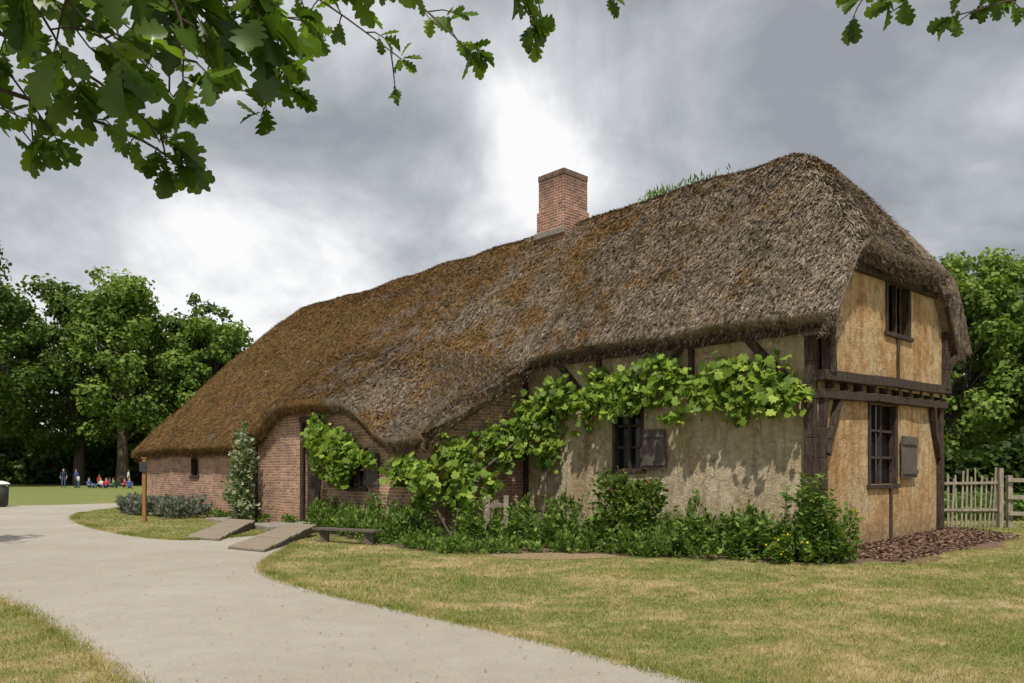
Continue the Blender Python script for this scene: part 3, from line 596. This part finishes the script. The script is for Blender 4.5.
for x,y,h,r,m,ls in [(-51,76,24,6.5,M_treeA,.42),(-45.5,84,22,6.5,M_treeA,.42),(-39,80,21.5,6.5,M_treeB,.42),(-34,86,20.5,6,M_treeA,.42),(-30.5,82,18,5.5,M_treeB,.42),(-27,84,13.5,4.5,M_treeA,.4),(-60,90,24,8,M_treeA,.5),(-42,95,20,8,M_treeA,.55),(-22,95,10,5,M_treeC,.5)]:
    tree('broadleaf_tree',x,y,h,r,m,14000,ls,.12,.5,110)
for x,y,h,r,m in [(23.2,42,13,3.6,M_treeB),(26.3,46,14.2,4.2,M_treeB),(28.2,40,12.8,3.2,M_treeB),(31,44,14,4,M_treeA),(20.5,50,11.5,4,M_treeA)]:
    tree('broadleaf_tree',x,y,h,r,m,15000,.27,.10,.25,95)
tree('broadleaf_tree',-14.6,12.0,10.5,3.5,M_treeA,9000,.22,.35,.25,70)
def mass(name,x0,x1,y0,y1,h,n,ls,mat):
    X=rng.uniform(x0,x1,n); Yv=rng.uniform(y0,y1,n); hh=h*(.75+.2*np.sin(X*.35)+.12*np.sin(X*1.1+2)); Z=rng.random(n)**.8*hh
    dd=rdir(n); scatter(name,T_wide,np.stack([X,Yv,Z],-1),frames(np.cross(dd,rdir(n)),dd+[0,-.5,.3]),rng.uniform(.6,1.3,n)*ls,mat,np.clip(rng.normal(.4,.25,n),0,1))
mass('distant_trees',-110,10,100,112,9,24000,1.1,M_treeC)
mass('understorey_shrubs',-75,-22,88,94,4.5,9000,.7,M_treeC)
mass('dark_hedge',15,34,33,35,3.0,18000,.28,M_treeC)
mass('garden_shrubs',12.6,24,25,31,.9,12000,.16,M_herb)
mass('distant_trees',25,110,90,105,12,14000,1.1,M_treeC)
# ================= OVERHANGING OAK
M_oak=leafmat('oak_leaf',(.035,.08,.010),(.18,.27,.035),.5,.03,.35,(.085,.155,.02))
oak=empty('oak_tree'); mb=MB(); T0=(-4.6,-2.2)
mb.tube([(T0[0],T0[1],-.1),(T0[0],T0[1],.6),(T0[0]+.1,T0[1],2.5),(T0[0]+.2,T0[1]+.2,4.5),(T0[0]+.3,T0[1],7.5)],[.55,.4,.34,.28,.12],14)
hubs=[(-1.9,1.75,3.2),(-1.3,2.6,3.75),(2.5,2.8,3.95)]
mb.tube([(-4.4,-2.1,3.2),(-3.4,-.3,3.5),(-2.5,1.1,3.4),hubs[0]],[.16,.10,.05,.025],8)
mb.tube([(-4.3,-2,4),(-3.0,0,4.2),(-2.1,1.6,4.0),hubs[1],(-.3,2.8,3.65)],[.17,.11,.06,.035,.012],8)
mb.tube([(-4.3,-2,4.8),(-1.8,.3,4.9),(.8,1.8,4.5),hubs[2]],[.18,.12,.06,.025],8)
tw=[((-1.36,1.9,2.90),(-.72,1.9,2.60),0,1.05),((-1.45,2.1,2.78),(-.90,2.1,2.46),0,1),((-1.57,2.2,2.74),(-1.26,2.2,2.52),0,1),((-1.03,2.0,2.96),(-.57,2.0,2.64),0,.9),
 ((-1.09,1.7,2.82),(-.83,1.7,2.48),0,1.25),((-.81,1.8,2.86),(-.567,1.8,2.62),0,1.15),((-1.53,2.3,3.08),(-1.10,2.3,2.87),0,1),((-1.35,1.8,2.95),(-1.0,1.75,2.70),0,1.15),((-1.6,2.4,2.92),(-1.0,2.4,2.70),0,.95),((-1.7,2.3,2.7),(-1.38,2.3,2.6),0,.95),
 ((-1.45,2.0,2.98),(-.95,2.0,2.85),0,1.1),((-1.2,1.9,2.98),(-.7,1.9,2.84),0,1.1),((-.95,2.2,3.05),(-.52,2.2,2.92),0,1),
 ((-1.05,1.75,2.70),(-.72,1.75,2.46),0,1.2),((-1.35,2.1,2.60),(-.88,2.1,2.40),0,.9),((-1.62,2.2,2.72),(-1.32,2.2,2.50),0,.9),((-.80,2.0,2.80),(-.56,2.0,2.56),0,.95),((-1.3,1.8,2.78),(-.95,1.8,2.55),0,1.2),((-1.5,2.2,2.95),(-1.2,2.2,2.66),0,1),((-1.0,1.8,2.88),(-.74,1.8,2.66),0,1.2),((-.9,1.9,2.95),(-.62,1.9,2.74),0,1.1),
 ((-1.02,2.8,3.40),(-.39,2.8,3.04),1,.85),((-.637,2.8,3.40),(-.147,2.8,3.06),1,.85),((-.256,2.5,3.20),(.30,2.5,3.08),1,.85),((-.19,2.5,3.17),(.06,2.5,2.99),1,.85),((-1.1,2.6,3.25),(-.7,2.6,3.07),1,.9),((-.4,2.5,3.2),(.0,2.5,3.1),1,.85),
 ((2.13,3,3.57),(1.30,3,3.36),2,.9),((2.13,3,3.44),(1.65,3,3.30),2,.9),((1.74,3,3.62),(1.38,3,3.42),2,.9),((2.2,3.1,3.58),(1.85,3.1,3.40),2,.9),((2.0,3,3.5),(1.5,3,3.38),2,.9)]
P=[];D=[];SZ=[]
def add_leaf(p,d,s): P.append(tuple(p)); D.append(tuple(d)); SZ.append(s)
for a,b,h,s in tw:
    a=Vector(a);b=Vector(b);L=(b-a).length; H=Vector(hubs[h]); mid=(H+a)/2+Vector((0,0,.1)); mb.tube([H,mid,a],[.02,.014,.008],6)
    pts=[]; n=8; off=Vector(rng.normal(size=3)*.05)
    for i in range(n+1):
        t_=i/n; pts.append(a.lerp(b,t_)+off*math.sin(t_*math.pi)+Vector((0,0,.06*math.sin(t_*3.14))))
    mb.tube(pts,[.007-.005*i/n for i in range(n+1)],5)
    dirm=(b-a).normalized()
    nn=max(5,int(L/.075))
    for i in range(nn):
        t_=(i+.6)/nn; p=a.lerp(b,t_)+off*math.sin(t_*math.pi)+Vector((0,0,.06*math.sin(t_*3.14)))
        sd=Vector(rng.normal(size=3)); sd.z=sd.z*.5-.25; sd=(sd.normalized()+dirm*.5).normalized(); sl=rng.uniform(.04,.15); e_=p+sd*sl
        mb.tube([p,p+sd*sl*.5+Vector((0,0,.01)),e_],[.003,.0025,.0015],4)
        for k in range(rng.integers(3,6)):
            dd=sd+Vector(rng.normal(size=3)*.75)+Vector((0,0,-.1)); add_leaf(e_-sd*rng.uniform(0,.04),dd,rng.uniform(.065,.115)*s)
    for k in range(6): add_leaf(b,dirm+Vector(rng.normal(size=3)*.6),rng.uniform(.07,.115)*s)
P=np.array(P);D=np.array(D);SZ=np.array(SZ);N=len(P)
SC=np.stack([SZ*rng.uniform(.8,1.1,N),SZ,SZ*rng.uniform(-.6,2.0,N)],-1)
scatter('leaves',T_oak,P,frames(D,rdir(N)*.85+[0,-.2,.8]),SC,M_oak,np.clip(rng.normal(.5,.25,N),0,1),oak)
mb.build('trunk_and_branches',M_bark,oak,smooth=True)
n=8000; cl=np.stack([rng.uniform(-7,1.5,110),rng.uniform(-5,.2,110),rng.uniform(4.4,6.6,110)],-1); k=rng.integers(0,110,n); q=cl[k]+rng.normal(size=(n,3))*.35
q=q[(q[:,2]-1.6)>.66*np.maximum(q[:,1],0)+.3]; n=len(q)
scatter('crown',T_oak,q,frames(rdir(n),rdir(n)+[0,0,1]),rng.uniform(.1,.16,n),M_oak,rng.random(n),oak)
# ================= PEOPLE
SK=flat('skin',(.48,.30,.21),.6,.05)
def person(x,y,face,shirt,trou,hair,pose='stand',sc_=1.0):
    e=empty('person',Matrix.Translation((x,y,0))@Matrix.Rotation(face,4,'Z')@Matrix.Scale(sc_,4))
    if pose=='stand':
        J={'pel':(0,0,.93,.15),'ch':(0,-.01,1.25,.17),'nk':(0,0,1.47,.065),'hd':(0,-.02,1.60,.10),'ht':(0,-.01,1.70,.09)}
        for s,n in ((-1,'l'),(1,'r')):
            J.update({n+'sh':(.19*s,0,1.40,.07),n+'el':(.25*s,.03,1.12,.05),n+'wr':(.24*s,-.10*(s>0),.86,.035),n+'hn':(.24*s,-.14*(s>0)-.01,.78,.035),n+'hp':(.10*s,0,.88,.10),n+'kn':(.11*s,-.02,.50,.07),n+'an':(.11*s,.02,.09,.05),n+'to':(.13*s,-.16,.04,.04)})
    else:
        J={'pel':(0,0,.14,.15),'ch':(0,.05,.46,.17),'nk':(0,.03,.67,.065),'hd':(0,.0,.80,.10),'ht':(0,.01,.90,.09)}
        for s,n in ((-1,'l'),(1,'r')):
            J.update({n+'sh':(.19*s,.04,.60,.07),n+'el':(.26*s,-.08,.36,.05),n+'wr':(.16*s,-.30,.33,.035),n+'hn':(.12*s,-.36,.33,.035),n+'hp':(.11*s,-.03,.13,.10),n+'kn':(.17*s,-.42,.38,.07),n+'an':(.14*s,-.62,.08,.05),n+'to':(.15*s,-.76,.04,.04)})
    E=[('pel','ch','s'),('ch','nk','s'),('nk','hd','k'),('hd','ht','k')]
    for n in 'lr': E+= [('ch',n+'sh','s'),(n+'sh',n+'el','s'),(n+'el',n+'wr','k'),(n+'wr',n+'hn','k'),('pel',n+'hp','t'),(n+'hp',n+'kn','t'),(n+'kn',n+'an','t'),(n+'an',n+'to','h')]
    keys=list(J); me=bpy.data.meshes.new('p'); me.from_pydata([J[k][:3] for k in keys],[(keys.index(a),keys.index(b)) for a,b,_ in E],[])
    o=bpy.data.objects.new('p',me); sc.collection.objects.link(o); m=o.modifiers.new('s','SKIN'); o.modifiers.new('u','SUBSURF').levels=1
    for i,k in enumerate(keys): me.skin_vertices[0].data[i].radius=(J[k][3],J[k][3]*.85); me.skin_vertices[0].data[i].use_root=(k=='pel')
    dg=bpy.context.evaluated_depsgraph_get(); nm=bpy.data.meshes.new_from_object(o.evaluated_get(dg)); bpy.data.objects.remove(o)
    nm.materials.clear()
    for mt in (SK,shirt,trou,M_dark): nm.materials.append(mt)
    mi={'k':0,'s':1,'t':2,'h':3}
    for p in nm.polygons:
        c=p.center; best=(9,'s')
        for a,b,kd in E:
            A=Vector(J[a][:3]);B=Vector(J[b][:3]); t_=max(0,min(1,(c-A).dot(B-A)/(B-A).length_squared)); dd=(c-A.lerp(B,t_)).length-.5*(J[a][3]*(1-t_)+J[b][3]*t_)
            if dd<best[0]: best=(dd,kd)
        p.material_index=mi[best[1]]; p.use_smooth=True
    b=bpy.data.objects.new('body',nm); link(b,e)
    bm=bmesh.new(); bmesh.ops.create_uvsphere(bm,u_segments=12,v_segments=8,radius=.115); h=J['ht']
    for v in bm.verts: v.co=Vector((v.co.x*.95,v.co.y*1.02+.025,v.co.z*.95))+Vector((h[0],h[1],h[2]-.045))
    bmesh.ops.delete(bm,geom=[v for v in bm.verts if v.co.y<h[1]-.035 and v.co.z<h[2]-.01],context='VERTS'); hm=bpy.data.meshes.new('hair'); bm.to_mesh(hm); bm.free(); hm.materials.append(hair); link(bpy.data.objects.new('hair',hm),e)
    return e
c_={n:flat('cloth_'+n,v,.9,.1) for n,v in {'blue':(.06,.10,.30),'red':(.5,.04,.04),'white':(.6,.6,.6),'navy':(.03,.04,.08),'jeans':(.08,.12,.2),'green':(.1,.3,.1),'hair':(.05,.03,.02)}.items()}
hr=c_['hair']
person(-39.8,71,.4,c_['navy'],c_['jeans'],hr); person(-39.0,71.6,-.6,c_['blue'],c_['navy'],hr,'stand',.97); person(-38.2,70.5,2.5,c_['white'],c_['jeans'],hr,'stand',.7)
person(-37.0,70,1.2,c_['blue'],c_['jeans'],hr,'sit'); person(-36.3,70.6,-.4,c_['white'],c_['navy'],hr,'sit'); person(-35.5,70,.2,c_['red'],c_['jeans'],hr,'sit'); person(-34.7,69.6,-1.2,c_['green'],c_['navy'],hr,'sit'); person(-34.1,70.4,-1.0,c_['red'],c_['navy'],hr,'sit')
person(-37.4,72.5,.8,c_['red'],c_['navy'],hr,'stand',.68); person(-36.6,72.8,3.0,c_['navy'],c_['jeans'],hr,'sit'); person(-33.0,69,.5,c_['blue'],c_['jeans'],hr,'sit'); person(-35.0,73,2.0,c_['white'],c_['jeans'],hr,'stand',.95)
# ================= WORLD
w=bpy.data.worlds.new('World'); sc.world=w; w.use_nodes=True; t=NT.__new__(NT); t.t=w.node_tree; t.t.nodes.clear()
out=t.n('ShaderNodeOutputWorld'); EL=58
sky=t.n('ShaderNodeTexSky'); sky.sky_type='NISHITA'; sky.sun_disc=False; sky.sun_elevation=math.radians(EL); sky.sun_rotation=math.radians(184)
b1=t.n('ShaderNodeBackground'); b1.inputs[1].default_value=.09; t.l(sky.outputs[0],b1.inputs[0])
g=t.coord('Generated'); s=t.n('ShaderNodeSeparateXYZ'); t.l(g,s.inputs[0]); zz=t.math('ADD',t.math('MAXIMUM',s.outputs[2],0.0),.50)
cb=t.n('ShaderNodeCombineXYZ'); t.l(t.math('DIVIDE',s.outputs[0],zz),cb.inputs[0]); t.l(t.math('DIVIDE',s.outputs[1],zz),cb.inputs[1]); cb.inputs[2].default_value=1.9
n1=t.noise(2.6,10,.55,cb.outputs[0],.45); n2=t.noise(1.3,3,.5,cb.outputs[0],.2); n3=t.noise(8,8,.6,cb.outputs[0],.5)
def spot(v,lo,pw):
    nd=t.n('ShaderNodeVectorMath'); nd.operation='DOT_PRODUCT'; t.l(g,nd.inputs[0]); nd.inputs[1].default_value=Vector(v).normalized()
    mr=t.n('ShaderNodeMapRange'); t.l(nd.outputs['Value'],mr.inputs[0]); mr.inputs[1].default_value=lo; mr.inputs[2].default_value=1.0
    return t.math('POWER',mr.outputs[0],pw)
f=t.math('ADD',t.math('ADD',t.math('MULTIPLY',n1,.55),t.math('MULTIPLY',n2,.35)),t.math('MULTIPLY',n3,.12))
f=t.math('ADD',f,t.math('MULTIPLY',spot((60,800,330),.96,1.3),.11)); f=t.math('ADD',f,t.math('MULTIPLY',spot((-420,800,200),.90,1.0),.05)); f=t.math('SUBTRACT',f,t.math('MULTIPLY',spot((420,800,440),.90,1.0),.03))
cc=t.ramp(f,[(.42,(.33,.345,.38)),(.49,(.47,.49,.525)),(.55,(.66,.675,.705)),(.62,(1.0,1.0,1.0))])
b2=t.n('ShaderNodeBackground'); t.l(cc,b2.inputs[0]); b2.inputs[1].default_value=1.02
mx=t.n('ShaderNodeMixShader'); mx.inputs[0].default_value=.94; t.l(b1.outputs[0],mx.inputs[1]); t.l(b2.outputs[0],mx.inputs[2]); t.l(mx.outputs[0],out.inputs[0])
ld=bpy.data.lights.new('sun','SUN'); ld.energy=3.9; ld.angle=math.radians(.8); ld.color=(1,.94,.85); lo=bpy.data.objects.new('sun',ld); sc.collection.objects.link(lo)
az=math.radians(184); Sv=Vector((math.sin(az)*math.cos(math.radians(EL)),math.cos(az)*math.cos(math.radians(EL)),math.sin(math.radians(EL)))); lo.rotation_euler=Sv.to_track_quat('Z','Y').to_euler(); lo.location=(0,-5,20)
cd=bpy.data.cameras.new('camera'); cam=bpy.data.objects.new('camera',cd); sc.collection.objects.link(cam); cam.location=(0,0,1.6); cam.rotation_euler=(math.radians(90),0,0); cd.lens=28.125; cd.sensor_width=36; cd.shift_y=.1255; cd.clip_start=.05; cd.clip_end=2500; sc.camera=cam
